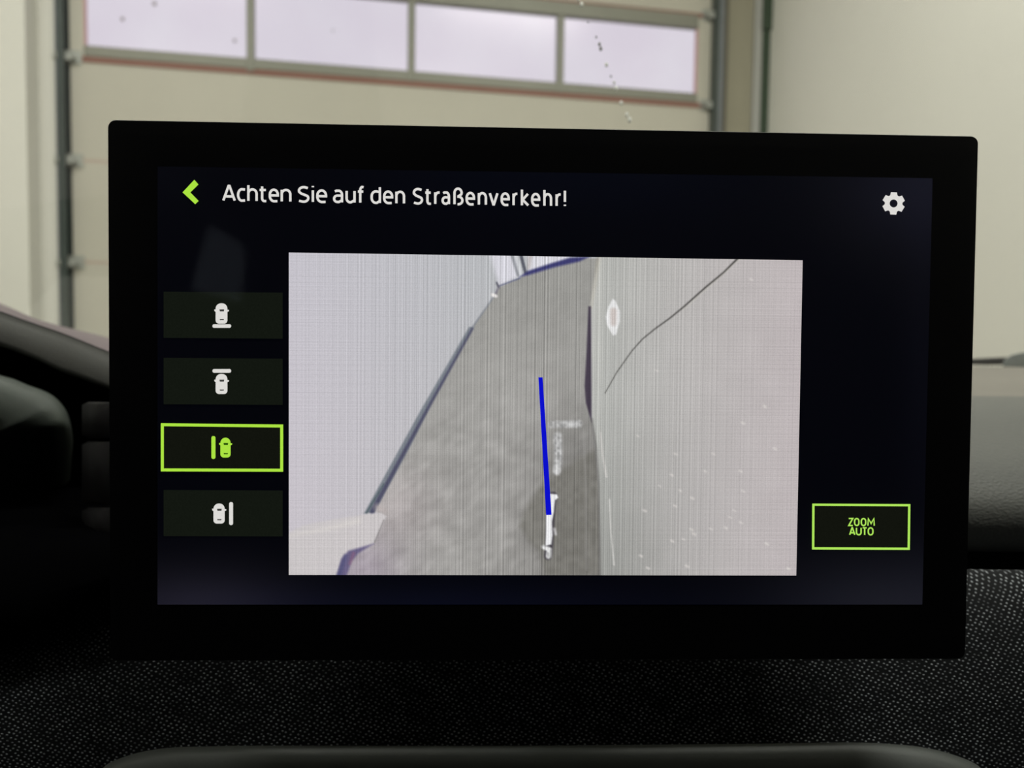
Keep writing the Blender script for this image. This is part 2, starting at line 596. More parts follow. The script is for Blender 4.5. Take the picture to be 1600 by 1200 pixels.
# side vent beside the display
vent = mat('vent_plastic', (0.006, 0.0055, 0.0065), 0.6, spec=0.2, noise=0.1)
for v0, v1 in ((628, 685), (690, 788), (793, 850)):
    rows = []
    for u, dd in ((128, 0.45), (142, 0.425), (152, 0.40), (175, 0.395), (230, 0.395)):
        rows.append([P(u + (10 if k in (0, 3) else 0), v, dd) for k, v in enumerate((v0, v0 + 5, v1 - 5, v1))])
    kid(obj('vent_panel', MB().loft(rows), vent, smooth=True))

# lower trim with rounded upper corners, just entering the frame at the bottom
tp = [(150, 1215), (165, 1196), (190, 1184), (225, 1174), (270, 1168), (330, 1166), (430, 1165), (800, 1165), (1180, 1162), (1330, 1160), (1400, 1163), (1450, 1169), (1495, 1181), (1528, 1196), (1548, 1218)]
tp = smooth_pts(tp, 4)
rows = []
for dv, dd in ((6, 0.35), (0, 0.337), (1.5, 0.332), (6, 0.329), (16, 0.326), (40, 0.324), (120, 0.321), (300, 0.321)):
    rows.append([P(x, y + dv, dd) for x, y in tp])
kid(obj('lower_trim', MB().loft(rows), M_trim, smooth=True))['label'] = 'plain grey rounded trim below the fabric'

# windscreen with dried spots
def glass_mat(name, tint, rough=0.0, ior=0.045):
    m, nt, N, L, b = node_mat(name)
    N.remove(b)
    t = N.new('ShaderNodeBsdfTransparent')
    t.inputs[0].default_value = (*tint, 1)
    g = N.new('ShaderNodeBsdfGlossy')
    g.inputs['Roughness'].default_value = rough
    lw = N.new('ShaderNodeLayerWeight')
    lw.inputs[0].default_value = 0.5
    pw = N.new('ShaderNodeMath')
    pw.operation = 'POWER'
    pw.inputs[1].default_value = 5
    L.new(lw.outputs['Facing'], pw.inputs[0])
    ma = N.new('ShaderNodeMath')
    ma.operation = 'MULTIPLY_ADD'
    ma.inputs[1].default_value = 1 - ior
    ma.inputs[2].default_value = ior
    L.new(pw.outputs[0], ma.inputs[0])
    mx = N.new('ShaderNodeMixShader')
    L.new(ma.outputs[0], mx.inputs[0])
    L.new(t.outputs[0], mx.inputs[1])
    L.new(g.outputs[0], mx.inputs[2])
    L.new(mx.outputs[0], N['Material Output'].inputs[0])
    return m


M_ws = glass_mat('windscreen_glass', (0.97, 0.99, 0.97))
WB, WT = Vector((0, 1.06, 1.215)), Vector((0, 0.0, 1.73))
wsn = (WT - WB).cross(Vector((1, 0, 0))).normalized()
ws = empty('windscreen', WB)
tag(ws, 'clear windscreen between the dashboard and the garage with a few dried spots', 'windscreen')
n_ = 12
rows = []
for off in (0, 0.0):
    pass
rows = []
for i in range(n_ + 1):
    s = i / n_
    base = WB.lerp(WT, s) + Vector((0, 0.03 * math.sin(math.pi * s), 0.01 * math.sin(math.pi * s)))
    rows.append([base + Vector((x, 0, 0)) for x in np.linspace(-0.78, 0.78, 9)])
kid(obj('glass', MB().loft(rows), M_ws, smooth=True), ws)
M_spot = mat('dried_spot', (0.75, 0.76, 0.72), 0.7)
M_spot_d = mat('dark_spot', (0.22, 0.22, 0.20), 0.7)
for u, v, r_, dk in ((904, 4, 2.2, 0), (909, 12, 2.6, 0), (919, 40, 1.0, 1), (932, 63, 1.3, 1), (937, 74, 2.0, 1), (939, 81, 2.2, 1), (948, 106, 2.2, 0),
                     (955, 124, 1.3, 1), (960, 134, 1.8, 0), (963, 143, 2.4, 0), (971, 166, 2.4, 0), (980, 184, 2.4, 0), (984, 192, 2.8, 0)):
    w = ray(u, v)
    # meet the curved glass
    best = None
    for k in range(400):
        s = k / 400
        base = WB.lerp(WT, s) + Vector((0, 0.03 * math.sin(math.pi * s), 0.01 * math.sin(math.pi * s)))
        t = base.y / w.y
        e = abs(CAM.z + w.z * t - base.z)
        if best is None or e < best[0]:
            best = (e, CAM + w * t, t)
    c0 = best[1] + Vector((0, 0.002, 0.003))
    rr = r_ * best[2] / F * 1.15
    b = MB()
    ring = [c0 + Vector((rr * math.cos(q), 0, rr * 1.5 * math.sin(q))) for q in np.linspace(0, 2 * math.pi, 9)[:-1]]
    b.prism(ring, [p_ + (p_ - c0) * -0.4 + Vector((0, -0.0012, 0)) for p_ in ring])
    kid(obj('dried_spot', b, M_spot_d if dk else M_spot), ws)

# wiper resting at the foot of the windscreen
wp = empty('windscreen_wiper', P(1575, 560, 1.14))
tag(wp, 'black wiper arm with grey pivot cap at the foot of the windscreen', 'wiper')
b = MB()
b.tube([P(1440, 566, 1.2), P(1500, 565.5, 1.19), P(1540, 565, 1.18), P(1572, 564, 1.17)], [0.003, 0.004, 0.0055, 0.006], 8)
kid(obj('arm', b, M_black), wp)
b = MB()
pts_ = [(1566, 573), (1568, 564), (1574, 558), (1582, 554), (1596, 551), (1625, 549), (1650, 556), (1650, 574)]
b.prism([P(x, y, 1.16) for x, y in pts_], [P(x, y, 1.21) for x, y in pts_])
kid(obj('pivot_cap', b, mat('grey_cap', (0.22, 0.24, 0.23), 0.5, noise=0.2, scale=40), bevel=0.002), wp)

# the cabin around and behind the viewpoint (dark; keeps daylight to the windows)
cab = empty('car_cabin', (0, -0.6, 0.3))
tag(cab, 'dark car interior surrounding the dashboard, roof lining and doors', kind='structure')


def cbox(name, a, c, m=M_cabin):
    return kid(obj(name, MB().box(a, c), m, bevel=0.01), cab)


cbox('roof_lining', (-0.78, -2.4, 1.73), (0.78, 0.0, 1.76))
cbox('floor_pan', (-0.8, -2.4, 0.28), (0.8, 1.0, 0.33))
cbox('rear_wall', (-0.8, -2.44, 0.3), (0.8, -2.4, 1.75))
cbox('raised_door_card', (-0.84, -2.4, 0.3), (-0.79, 1.1, 1.40))  # unseen; top raised to block light from the side windows
cbox('raised_door_card', (0.79, -2.4, 0.3), (0.84, 1.1, 1.40))
cbox('rear_side_panel', (0.79, -2.4, 1.28), (0.83, -0.40, 1.75))
# left rear side panel with a small leaning quarter window
hole = [(-1.64, 1.49), (-1.80, 1.722), (-2.30, 1.722), (-2.26, 1.50)]
outer_ = [(-0.40, 1.28), (-0.40, 1.75), (-2.40, 1.75), (-2.40, 1.28)]
b = MB()
for i in range(4):
    q_ = [outer_[i], outer_[(i + 1) % 4], hole[(i + 1) % 4], hole[i]]
    b.prism([Vector((-0.79, y, z)) for y, z in q_], [Vector((-0.83, y, z)) for y, z in q_])
kid(obj('rear_side_panel', b, M_cabin), cab)
b = MB()
b.add([Vector((-0.81, y, z)) for y, z in hole], [(0, 1, 2, 3)])
kid(obj('quarter_glass', b, glass_mat('tinted_glass', (0.55, 0.66, 0.95))), cab)
cbox('firewall', (-0.8, 0.9, 0.3), (0.8, 0.95, 1.18))
for sx in (-1, 1):
    b = MB()
    b.tube([Vector((sx * 0.79, 1.12, 1.16)), Vector((sx * 0.80, 0.56, 1.46)), Vector((sx * 0.79, 0.0, 1.73))], 0.03, 8)
    kid(obj('front_pillar', b, M_cabin, smooth=True), cab)

# ------------------------------------------------------------------ the touchscreen display
a_, b_, c_, tx, ty, tz, DH = 0.02721764, 0.00875994, 0.03039632, 0.01354713, 0.29099556, -0.00478888, 0.20221393
# pose in camera axes, as a real object some 29 cm before the viewpoint
Rd = (Matrix.Rotation(c_, 3, 'Z') @ Matrix.Rotation(a_, 3, 'X') @ Matrix.Rotation(b_, 3, 'Y'))
Rw = C2W @ Rd
Tw = CAM + C2W @ Vector((tx, ty, tz))
DW = 0.328
disp = empty('touchscreen_display')
disp.matrix_world = Matrix.Translation(Tw) @ Rw.to_4x4()
tag(disp, 'large black touchscreen display showing a parking camera view, standing before the dashboard', 'touchscreen')
nrm = Rw @ Vector((0, 1, 0))


def D(u, v):
    """photo point -> millimetre-true position on the display face (x, z)"""
    w = ray(u, v)
    s = (Tw - CAM).dot(nrm) / w.dot(nrm)
    q = Rw.transposed() @ (CAM + w * s - Tw)
    return q.x, q.z


def Dinv(x, z):
    q = Rd @ Vector((x, 0, z)) + Vector((tx, ty, tz))
    return 800 + F * q.x / q.y, 600 - F * q.z / q.y


def dk(o, parent=disp):
    o.parent = parent
    return o


def rrect(w, h, r, n=6):
    out = []
    for cx_, cy_, a0_ in ((w / 2 - r, h / 2 - r, 0), (-w / 2 + r, h / 2 - r, 90), (-w / 2 + r, -h / 2 + r, 180), (w / 2 - r, -h / 2 + r, 270)):
        for k in range(n + 1):
            t = R(a0_ + 90 * k / n)
            out.append((cx_ + r * math.cos(t), cy_ + r * math.sin(t)))
    return out


M_bez = mat('black_display_plastic', (0.002, 0.002, 0.0025), 0.45, spec=0.12, noise=0.05)
M_rim = mat('black_rim', (0.012, 0.012, 0.013), 0.35, spec=0.4, noise=0.05)
b = MB()
rows = []
for w_, h_, y_ in ((DW - 0.02, DH - 0.02, 0.0135), (DW - 0.006, DH - 0.006, 0.0125), (DW - 0.0012, DH - 0.0012, 0.0095), (DW, DH, 0.006), (DW, DH, 0.0009), (DW - 0.0008, DH - 0.0008, 0.0)):
    rows.append([Vector((x, y_, z)) for x, z in rrect(w_, h_, 0.0028)])
b.loft(rows, 0, True)
n_r = len(rows[0])
b.f += [tuple(range(n_r)), tuple(range(n_r * 5, n_r * 6))]
b.m += [0, 0]
dk(obj('housing', b, M_rim))
b = MB()
b.prism([Vector((x, -0.0003, z)) for x, z in rrect(DW - 0.0012, DH - 0.0012, 0.0025)], [Vector((x, 0.0002, z)) for x, z in rrect(DW - 0.0012, DH - 0.0012, 0.0025)])
dk(obj('bezel', b, M_bez))
b = MB()
b.box((-0.05, 0.012, -0.05), (0.05, 0.14, 0.03))
dk(obj('mounting_arm', b, M_black, bevel=0.004))


def ring_prism(pxpts, y0, y1):
    fr_ = []
    bk_ = []
    for u, v in pxpts:
        x, z = D(u, v)
        fr_.append(Vector((x, y0, z)))
        bk_.append(Vector((x, y1, z)))
    return fr_, bk_


def flat(name, polys, y, m, parent=None, th=0.00008):
    b = MB()
    for pl in polys:
        f_, k_ = ring_prism(pl, y, y + th)
        b.prism(f_, k_)
    return dk(obj(name, b, m, fix=True), parent or disp)


# liquid crystal panel: black with the faint uneven light of its backlight
m, nt, N, L, bs = node_mat('screen_black_level')
bs.inputs['Base Color'].default_value = (0.002, 0.002, 0.003, 1)
bs.inputs['Specular IOR Level'].default_value = 0.1
tc = N.new('ShaderNodeTexCoord')
ns = N.new('ShaderNodeTexNoise')
ns.inputs['Scale'].default_value = 9
L.new(tc.outputs['Object'], ns.inputs['Vector'])
at = N.new('ShaderNodeAttribute')
at.attribute_name = 'backlight'
vm = N.new('ShaderNodeVectorMath')
vm.operation = 'SCALE'
L.new(at.outputs['Color'], vm.inputs[0])
mr = N.new('ShaderNodeMapRange')
mr.inputs['To Min'].default_value = 0.75
mr.inputs['To Max'].default_value = 1.25
L.new(ns.outputs['Fac'], mr.inputs['Value'])
L.new(mr.outputs[0], vm.inputs['Scale'])
L.new(vm.outputs[0], bs.inputs['Emission Color'])
bs.inputs['Emission Strength'].default_value = 1.0
M_lcd = m


def grid(name, corners, nx, ny, y, fn, attr, m):
    (x0, z0), (x1, z1), (x2, z2), (x3, z3) = [D(*c) for c in corners]   # TL TR BR BL
    s = np.linspace(0, 1, nx)[None, :]
    t = np.linspace(0, 1, ny)[:, None]
    X = (x0 * (1 - s) + x1 * s) * (1 - t) + (x3 * (1 - s) + x2 * s) * t
    Z = (z0 * (1 - s) + z1 * s) * (1 - t) + (z3 * (1 - s) + z2 * s) * t
    co = np.stack([X, np.full_like(X, y), Z], -1).reshape(-1, 3)
    Rn = np.array(Rd)
    q = co * np.array([1, 0, 1]) @ Rn.T + np.array([tx, ty, tz])
    U = (800 + F * q[:, 0] / q[:, 1]).reshape(ny, nx)
    V = (600 - F * q[:, 2] / q[:, 1]).reshape(ny, nx)
    col = fn(U, V)                       # sRGB 0..255, (ny, nx, 3)
    cc = np.clip(col, 0, 255) / 255
    cl = np.where(cc <= 0.04045, cc / 12.92, ((cc + 0.055) / 1.055) ** 2.4)
    me = bpy.data.meshes.new(name)
    idx = np.arange(nx * ny).reshape(ny, nx)
    fc = np.stack([idx[:-1, :-1], idx[1:, :-1], idx[1:, 1:], idx[:-1, 1:]], -1).reshape(-1, 4)
    me.vertices.add(nx * ny)
    me.vertices.foreach_set('co', co.ravel())
    me.loops.add(fc.size)
    me.loops.foreach_set('vertex_index', fc.ravel().astype(np.int32))
    me.polygons.add(len(fc))
    me.polygons.foreach_set('loop_start', np.arange(0, fc.size, 4, dtype=np.int32))
    me.update(calc_edges=True)
    me.validate()
    A = me.color_attributes.new(attr, 'FLOAT_COLOR', 'POINT')
    A.data.foreach_set('color', np.concatenate([cl.reshape(-1, 3), np.ones((nx * ny, 1))], 1).astype(np.float32).ravel())
    me.materials.append(m)
    o = bpy.data.objects.new(name, me)
    COL.objects.link(o)
    return dk(o)


ACT = [(247, 260.5), (1456, 279), (1440, 944), (247, 944)]


def backlight(U, V):
    base = np.array([2.0, 2.5, 7.0])
    out = np.zeros(U.shape + (3,)) + base
    def g(cu, cv, su, sv, c):
        nonlocal out
        w = np.exp(-((U - cu) / su) ** 2 - ((V - cv) / sv) ** 2)
        out = out + w[..., None] * np.array(c)
    g(300, 950, 170, 70, (26, 24, 28))
    g(700, 950, 400, 38, (5, 6, 14))
    g(1400, 950, 200, 90, (24, 24, 27))
    g(1440, 290, 140, 110, (17, 17, 22))
    g(900, 270, 300, 60, (1, 2, 6))
    g(260, 270, 80, 60, (2, 2, 3))
    g(1440, 560, 30, 300, (3, 3, 5))
    return out


grid('screen_panel', ACT, 80, 50, -0.0005, backlight, 'backlight', M_lcd)

# --- the camera picture
rng = np.random.default_rng(4)


def vnoise(U, V, s, seed):
    r_ = np.random.default_rng(seed)
    g_ = r_.random((200, 200))
    x = U / s + 3
    y = V / s + 3
    xi, yi = np.floor(x).astype(int), np.floor(y).astype(int)
    fx, fy = x - xi, y - yi
    fx, fy = fx * fx * (3 - 2 * fx), fy * fy * (3 - 2 * fy)
    a = g_[yi % 200, xi % 200]
    b1 = g_[yi % 200, (xi + 1) % 200]
    c1 = g_[(yi + 1) % 200, xi % 200]
    d1 = g_[(yi + 1) % 200, (xi + 1) % 200]
    return (a * (1 - fx) + b1 * fx) * (1 - fy) + (c1 * (1 - fx) + d1 * fx) * fy - 0.5


def sd_poly(U, V, pts):
    """signed distance to a polygon, negative inside"""
    d = np.full(U.shape, 1e9)
    ins = np.zeros(U.shape, bool)
    n = len(pts)
    for i in range(n):
        (x0, y0), (x1, y1) = pts[i], pts[(i + 1) % n]
        ex, ey = x1 - x0, y1 - y0
        wx, wy = U - x0, V - y0
        t = np.clip((wx * ex + wy * ey) / (ex * ex + ey * ey + 1e-9), 0, 1)
        d = np.minimum(d, np.hypot(wx - ex * t, wy - ey * t))
        c = (y0 > V) != (y1 > V)
        ins ^= c & (U < (x1 - x0) * (V - y0) / ((y1 - y0) if y1 != y0 else 1e-9) + x0)
    return np.where(ins, -d, d)


def sd_line(U, V, pts, w):
    """distance to a polyline minus its (tapering) half width"""
    d = np.full(U.shape, 1e9)
    n = len(pts) - 1
    for i in range(n):
        (x0, y0), (x1, y1) = pts[i], pts[i + 1]
        ex, ey = x1 - x0, y1 - y0
        wx, wy = U - x0, V - y0
        t = np.clip((wx * ex + wy * ey) / (ex * ex + ey * ey + 1e-9), 0, 1)
        ww = w[0] + (w[1] - w[0]) * (i + t) / n
        d = np.minimum(d, np.hypot(wx - ex * t, wy - ey * t) - ww)
    return d


def picture(U, V):
    out = np.zeros(U.shape + (3,))

    def put(sd, col, soft=1.2, k=1.0):
        nonlocal out
        w = (np.clip(0.5 - sd / (2 * soft), 0, 1) * k)[..., None]
        out = out * (1 - w) + (np.array(col) if not callable(col) else col(U, V)) * w

    fx = np.clip((U - 452) / 320, 0, 1)[..., None]
    fy = np.clip((V - 395) / 500, 0, 1)[..., None]
    out = np.array([199., 196, 204]) * (1 - fx) + np.array([184., 186, 189]) * fx
    out = out + fy * np.array([3., 0, -1])
    # floor
    floor = [(779, 448), (811, 434), (822, 430), (870, 416), (915, 404), (937, 404), (930, 440), (921, 480), (921, 600), (923, 650), (930, 700), (935, 760), (937, 900), (520, 900), (536, 872), (583, 850), (603, 806), (590, 800), (575, 800), (624, 714), (668, 636), (738, 512), (773, 462)]

    def fcol(U, V):
        c = np.zeros(U.shape + (3,)) + np.array([154., 153, 149])
        t = np.clip((V - 430) / 330, 0, 1)[..., None]
        c = c + t * np.array([10., 9, 10])
        r_ = np.exp(-((U - 900) / 75) ** 2 - ((V - 860) / 150) ** 2)[..., None]
        c = c - r_ * np.array([50., 50, 50])
        r_ = np.exp(-((U - 905) / 40) ** 2 - ((V - 700) / 60) ** 2)[..., None]
        c = c - r_ * 16
        r_ = np.exp(-((U - 560) / 70) ** 2 - ((V - 890) / 60) ** 2)[..., None]
        c = c + r_ * np.array([5., -2, 10])
        r_ = np.exp(-((U - 620) / 60) ** 2 - ((V - 790) / 60) ** 2)[..., None]
        c = c + r_ * np.array([10., 6, 8])
        r_ = np.exp(-((U - 810) / 90) ** 2 - ((V - 600) / 60) ** 2)[..., None]
        c = c + r_ * 7
        nn = vnoise(U, V, 26, 5) * 15 + vnoise(U + V * 0.6, V, 11, 6) * 14 + vnoise(U - V, V * 2.2, 34, 8) * 10
        nn = nn * np.clip((V - 520) / 200, 0.35, 1)
        return c + nn[..., None]
    put(sd_poly(U, V, floor), fcol, 1.5)
    # darker patch beside the guide line
    put(sd_poly(U, V, [(858, 745), (842, 762), (832, 778), (818, 800), (812, 822), (826, 845), (845, 862), (850, 899), (937, 899), (937, 760), (930, 700)]),
        lambda U, V: np.zeros(U.shape + (3,)) + np.array([122., 120, 114]) + (vnoise(U, V, 9, 7) * 16)[..., None], 5, 0.8)
    # far block at the top and its bands
    put(sd_poly(U, V, [(764, 390), (800, 390), (812, 432), (780, 447), (772, 420)]), (214, 213, 221), 4)
    put(sd_poly(U, V, [(822, 388), (896, 388), (890, 404), (826, 424)]), (216, 215, 222), 1.5)
    put(sd_line(U, V, [(799, 396), (809, 430)], (2.2, 2.2)), (150, 152, 158), 1.5)
    put(sd_line(U, V, [(806, 396), (814, 430)], (2.6, 2)), (208, 210, 214), 1.2)
    put(sd_line(U, V, [(813, 396), (821, 427)], (2.6, 2.4)), (92, 94, 104), 1.2)
    put(sd_line(U, V, [(829, 398), (826, 418)], (3, 2)), (188, 182, 182), 2.5)
    put(sd_poly(U, V, [(812, 433), (824, 424), (860, 412), (890, 403), (922, 401), (905, 409), (866, 418), (826, 430)]), (62, 62, 112), 2.0)
    put(sd_line(U, V, [(780, 447), (812, 435)], (0.9, 1.1)), (100, 104, 130), 1.2)
    put(sd_line(U, V, [(776, 442), (779, 449)], (1.2, 1.6)), (84, 84, 96), 1.5)
    put(sd_line(U, V, [(779, 449), (775, 458)], (1.0, 1.4)), (122, 118, 130), 1.5)
    put(sd_line(U, V, [(770, 461), (775, 463)], (2.6, 2.2)), (232, 228, 226), 1.5)
    # kerb
    put(sd_line(U, V, [(770, 466), (738, 512)], (0.8, 1.2)), (128, 132, 140), 1.5)
    put(sd_poly(U, V, [(733, 511), (741, 511), (713, 560), (676, 628), (640, 700), (585, 800), (569, 802), (613, 722), (658, 640), (700, 568)]), (124, 130, 138), 1.5)
    put(sd_line(U, V, [(738, 514), (672, 632), (632, 706), (582, 799)], (1.6, 3.6)), (82, 82, 104), 1.8)
    put(sd_line(U, V, [(600, 756), (573, 801)], (0.8, 1.2)), (78, 92, 98), 1.5)
    put(sd_line(U, V, [(590, 792), (601, 797)], (5, 4)), (188, 178, 176), 4, 0.6)
    # pale block bottom left
    put(sd_poly(U, V, [(445, 836), (474, 820), (520, 811), (572, 803), (596, 801), (604, 806), (583, 850), (545, 861), (534, 873), (526, 905), (445, 905)]), (203, 198, 199), 1.8)
    put(sd_line(U, V, [(454, 836), (500, 828), (560, 814)], (1.5, 4)), (214, 209, 206), 4, 0.8)
    put(sd_line(U, V, [(600, 812), (586, 846)], (0.6, 0.8)), (134, 130, 130), 1.5)
    put(sd_poly(U, V, [(584, 849), (545, 860), (534, 872), (526, 902), (541, 902), (550, 876), (560, 864)]), (106, 98, 132), 2.2)
    put(sd_line(U, V, [(540, 868), (530, 899)], (2.5, 4)), (84, 84, 122), 2.5, 0.8)
    put(sd_line(U, V, [(553, 864), (547, 880)], (1.5, 1)), (146, 96, 120), 3.0, 0.7)
    # car side
    def ccol(U, V):
        t = np.clip((U - 940) / 300, 0, 1)[..., None]
        c = np.array([181., 182, 178]) * (1 - t) + np.array([191., 183, 184]) * t
        low = np.exp(-((U - 950) / 110) ** 2) * np.clip((V - 620) / 240, 0, 1)
        c = c - (low * 24)[..., None]
        ed = np.exp(-((U - 933) / 9) ** 2) * np.clip((900 - V) / 500, 0.2, 1)
        c = c + (ed * 13)[..., None] * np.array([1., 0.95, 0.9])
        return c + (vnoise(U, V, 30, 9) * 5)[..., None]
    car = [(938, 388), (1270, 388), (1270, 910), (937, 910), (936, 800), (932, 720), (926, 670), (922, 640), (922, 480), (928, 440)]
    put(sd_poly(U, V, car), ccol, 1.4)
    put(sd_line(U, V, [(935, 402), (930, 440), (923, 480)], (2, 1)), (178, 172, 158), 4, 0.7)
    put(sd_poly(U, V, [(919, 479), (923, 479), (924, 630), (924, 660), (921, 650), (915, 629), (913, 603), (916, 550)]), (72, 64, 78), 1.5)
    put(sd_line(U, V, [(924, 655), (931, 700), (935, 760), (937, 898)], (1.4, 1.0)), (92, 90, 88), 2.2, 0.75)
    put(sd_line(U, V, [(1156, 400), (1130, 426), (1102, 449), (1066, 481), (1045, 498), (1024, 513), (1003, 530), (987, 548), (963, 582), (945, 614)], (1.3, 0.35)), (52, 50, 48), 1.1)
    put(sd_line(U, V, [(1156, 404), (1102, 453), (1066, 485)], (0.5, 0.5)), (205, 202, 188), 1.3, 0.5)
    lens = [(957, 467), (961, 470), (968, 486), (968, 502), (962, 523), (957, 524), (948, 508), (946, 495), (950, 480)]
    put(sd_poly(U, V, lens), (228, 228, 228), 1.3)
    put(sd_line(U, V, [(958, 486), (958, 505)], (5, 4.5)), (203, 194, 190), 2.5)
    # painted marks and reflections on the floor
    sp = vnoise(U, V, 4, 12) * 70
    put(sd_line(U, V, [(862, 663), (904, 662)], (5.5, 6)), lambda U, V: np.zeros(U.shape + (3,)) + (176 + sp)[..., None], 2.0, 0.75)
    put(sd_line(U, V, [(888, 663), (900, 662)], (3, 3)), (222, 222, 222), 3, 0.6)
    put(sd_line(U, V, [(871, 682), (872, 714), (870, 736)], (7, 6)), lambda U, V: np.zeros(U.shape + (3,)) + (184 + sp)[..., None], 2.5, 0.85)
    put(sd_line(U, V, [(870, 728), (870, 735)], (4, 4)), (232, 232, 232), 3, 0.6)
    put(sd_line(U, V, [(864, 774), (860, 812), (858, 850), (856, 868)], (6.2, 6)), (52, 48, 60), 1.8, 0.7)
    put(sd_poly(U, V, [(858, 771), (870, 772), (872, 777), (867, 781), (865, 800), (862, 815), (863, 835), (861, 850), (852, 852), (853, 830), (853, 804), (858, 790)]), (238, 238, 240), 1.2)
    put(sd_line(U, V, [(849, 854), (858, 858), (857, 868)], (3.2, 4.2)), lambda U, V: np.zeros(U.shape + (3,)) + (210 + sp)[..., None], 1.8)
    put(sd_line(U, V, [(866, 826), (868, 834)], (1.8, 1.6)), (196, 194, 196), 2)
    put(sd_line(U, V, [(911, 670), (915, 760), (916, 890)], (0.8, 0.8)), (164, 162, 160), 2, 0.5)
    # drawn light reflections and drops on the car side
    put(sd_line(U, V, [(938, 676), (941, 710), (947, 744)], (1.2, 1.4)), (214, 210, 206), 1.6, 0.75)
    put(sd_line(U, V, [(952, 780), (954, 830), (959, 882)], (0.9, 0.8)), (226, 224, 220), 1.3, 0.8)
    for x, y, r_ in ((1006.7, 797.5, 2.4), (1054, 790, 2), (1081, 778, 2.2), (1050, 845, 2.5), (1084, 834, 2.4), (1080, 827, 2), (1133, 824, 2.2), (1157, 816, 2), (1049, 742, 2),
                     (1062, 766, 1.8), (1055, 709, 1.8), (1210, 701, 2.4), (1160, 661, 2.4), (1194, 635, 2.6), (1073, 884, 2.6), (1197, 849, 2.6), (1231, 888, 2.4), (1012, 887, 2), (1160, 767, 1.8),
                     (1156, 736, 2.2), (1001, 868, 2), (1114, 709, 1.4), (1030, 759, 1.2), (1101, 736, 1.4), (1110, 826, 1.6), (1146, 797, 1.4), (1173, 437, 2), (996, 681, 1.2), (1025, 579, 1.2), (1067, 842, 1.5), (1140, 808, 1.3)):
        put(sd_line(U, V, [(x - 1.6, y - 0.8), (x + 1.6, y + 0.8)], (r_ * 0.7, r_ * 0.7)), (214, 209, 205), 1.6, 0.8)
    return out


m, nt, N, L, bs = node_mat('camera_picture_pixels')
N.remove(bs)
em = N.new('ShaderNodeEmission')
at = N.new('ShaderNodeAttribute')
at.attribute_name = 'pixels'
tc = N.new('ShaderNodeTexCoord')
sep = N.new('ShaderNodeSeparateXYZ')
L.new(tc.outputs['Object'], sep.inputs[0])


def math_(op, a, b=None):
    n = N.new('ShaderNodeMath')
    n.operation = op
    for i, x in enumerate((a, b)):
        if x is None:
            continue
        if isinstance(x, (int, float)):
            n.inputs[i].default_value = x
        else:
            L.new(x, n.inputs[i])
    return n.outputs[0]


# columns and rows of the panel's pixel raster
def raster(sock, scale, seed):
    n = N.new('ShaderNodeTexNoise')
    n.noise_dimensions = '1D'
    n.inputs['Scale'].default_value = scale
    n.inputs['Detail'].default_value = 1.5
    n.inputs['Roughness'].default_value = 0.75
    L.new(math_('ADD', sock, seed), n.inputs['W'])
    return math_('SUBTRACT', n.outputs['Fac'], 0.5)


colr = raster(sep.outputs[0], 1500, 3.0)
rowr = raster(sep.outputs[2], 1800, 5.0)
# columns show most at the middle of the picture, rows towards its sides
mid = math_('SUBTRACT', 1.0, math_('MULTIPLY', math_('ABSOLUTE', math_('ADD', sep.outputs[0], 0.005)), 8.5))
mid = math_('MAXIMUM', mid, 0.18)
amp = math_('MULTIPLY', colr, math_('MULTIPLY', mid, 1.2))
amp2 = math_('MULTIPLY', rowr, math_('MULTIPLY', math_('SUBTRACT', 1.1, mid), 0.35))
fine = N.new('ShaderNodeTexNoise')
fine.inputs['Scale'].default_value = 2600
L.new(tc.outputs['Object'], fine.inputs['Vector'])
am3 = math_('MULTIPLY', math_('SUBTRACT', fine.outputs['Fac'], 0.5), 0.35)
L.new(math_('ADD', math_('ADD', math_('ADD', amp, amp2), am3), 1.0), em.inputs[1])
L.new(at.outputs['Color'], em.inputs[0])
L.new(em.outputs[0], N['Material Output'].inputs[0])
PIC = [(452, 395), (1253, 407), (1243, 898.5), (452, 897.5)]
pic = grid('camera_picture', PIC, 520, 330, -0.0007, picture, 'pixels', m)
pic['label'] = 'parking camera view of a floor strip between a wall and a pale car side'

M_white = glow('white_pixels', (222, 220, 216))
M_green_px = glow('green_pixels', (172, 228, 66))
M_green_pale = glow('pale_green_pixels', (176, 232, 92))
M_tile = glow('dark_tile_pixels', (19, 23, 17), 1, 0.12)
M_tile2 = glow('dark_selected_tile_pixels', (18, 20, 14), 1, 0.12)
M_mark = glow('dark_mark_pixels', (62, 62, 60))
M_mark_g = glow('dark_green_mark_pixels', (40, 84, 10))
M_blue = glow('blue_pixels', (12, 16, 205))
Y1, Y2, Y3 = -0.0008, -0.0010, -0.0012
dk(flat('guide_line', [[(841, 589.5), (847.5, 589.5), (861.5, 803.5), (853, 804)]], Y2, M_blue), pic)['label'] = 'deep blue guide line'

# back arrow, gear
dk(flat('back_arrow', [[(305.2, 281.9), (311.5, 289.2), (298.9, 301.5), (286.9, 301.5)], [(286.9, 301.5), (298.9, 301.5), (311.9, 314.8), (306.5, 319.8)]], Y2, M_green_px))['label'] = 'bright green arrow pointing left'
b = MB()
N_ = 72
outer, inner = [], []
tilt = 1.7
for k in range(N_):
    a = 360 * k / N_
    rel = (a + 30) % 60 - 30
    half = math.degrees(math.asin(4.9 / 17.6))
    if abs(rel) < half:
        rad = 17.3 / math.cos(R(rel)) * 1.0
    elif abs(rel) < half + 5:
        rad = 15.0
    else:
        rad = 13.6
    t = R(a + 90 - tilt)
    outer.append((1394.2 + rad * math.cos(t), 318.7 - rad * math.sin(t)))
    inner.append((1394.2 + 6.2 * math.cos(t), 318.7 - 6.2 * math.sin(t)))
ro = [Vector((D(*p)[0], Y2, D(*p)[1])) for p in outer]
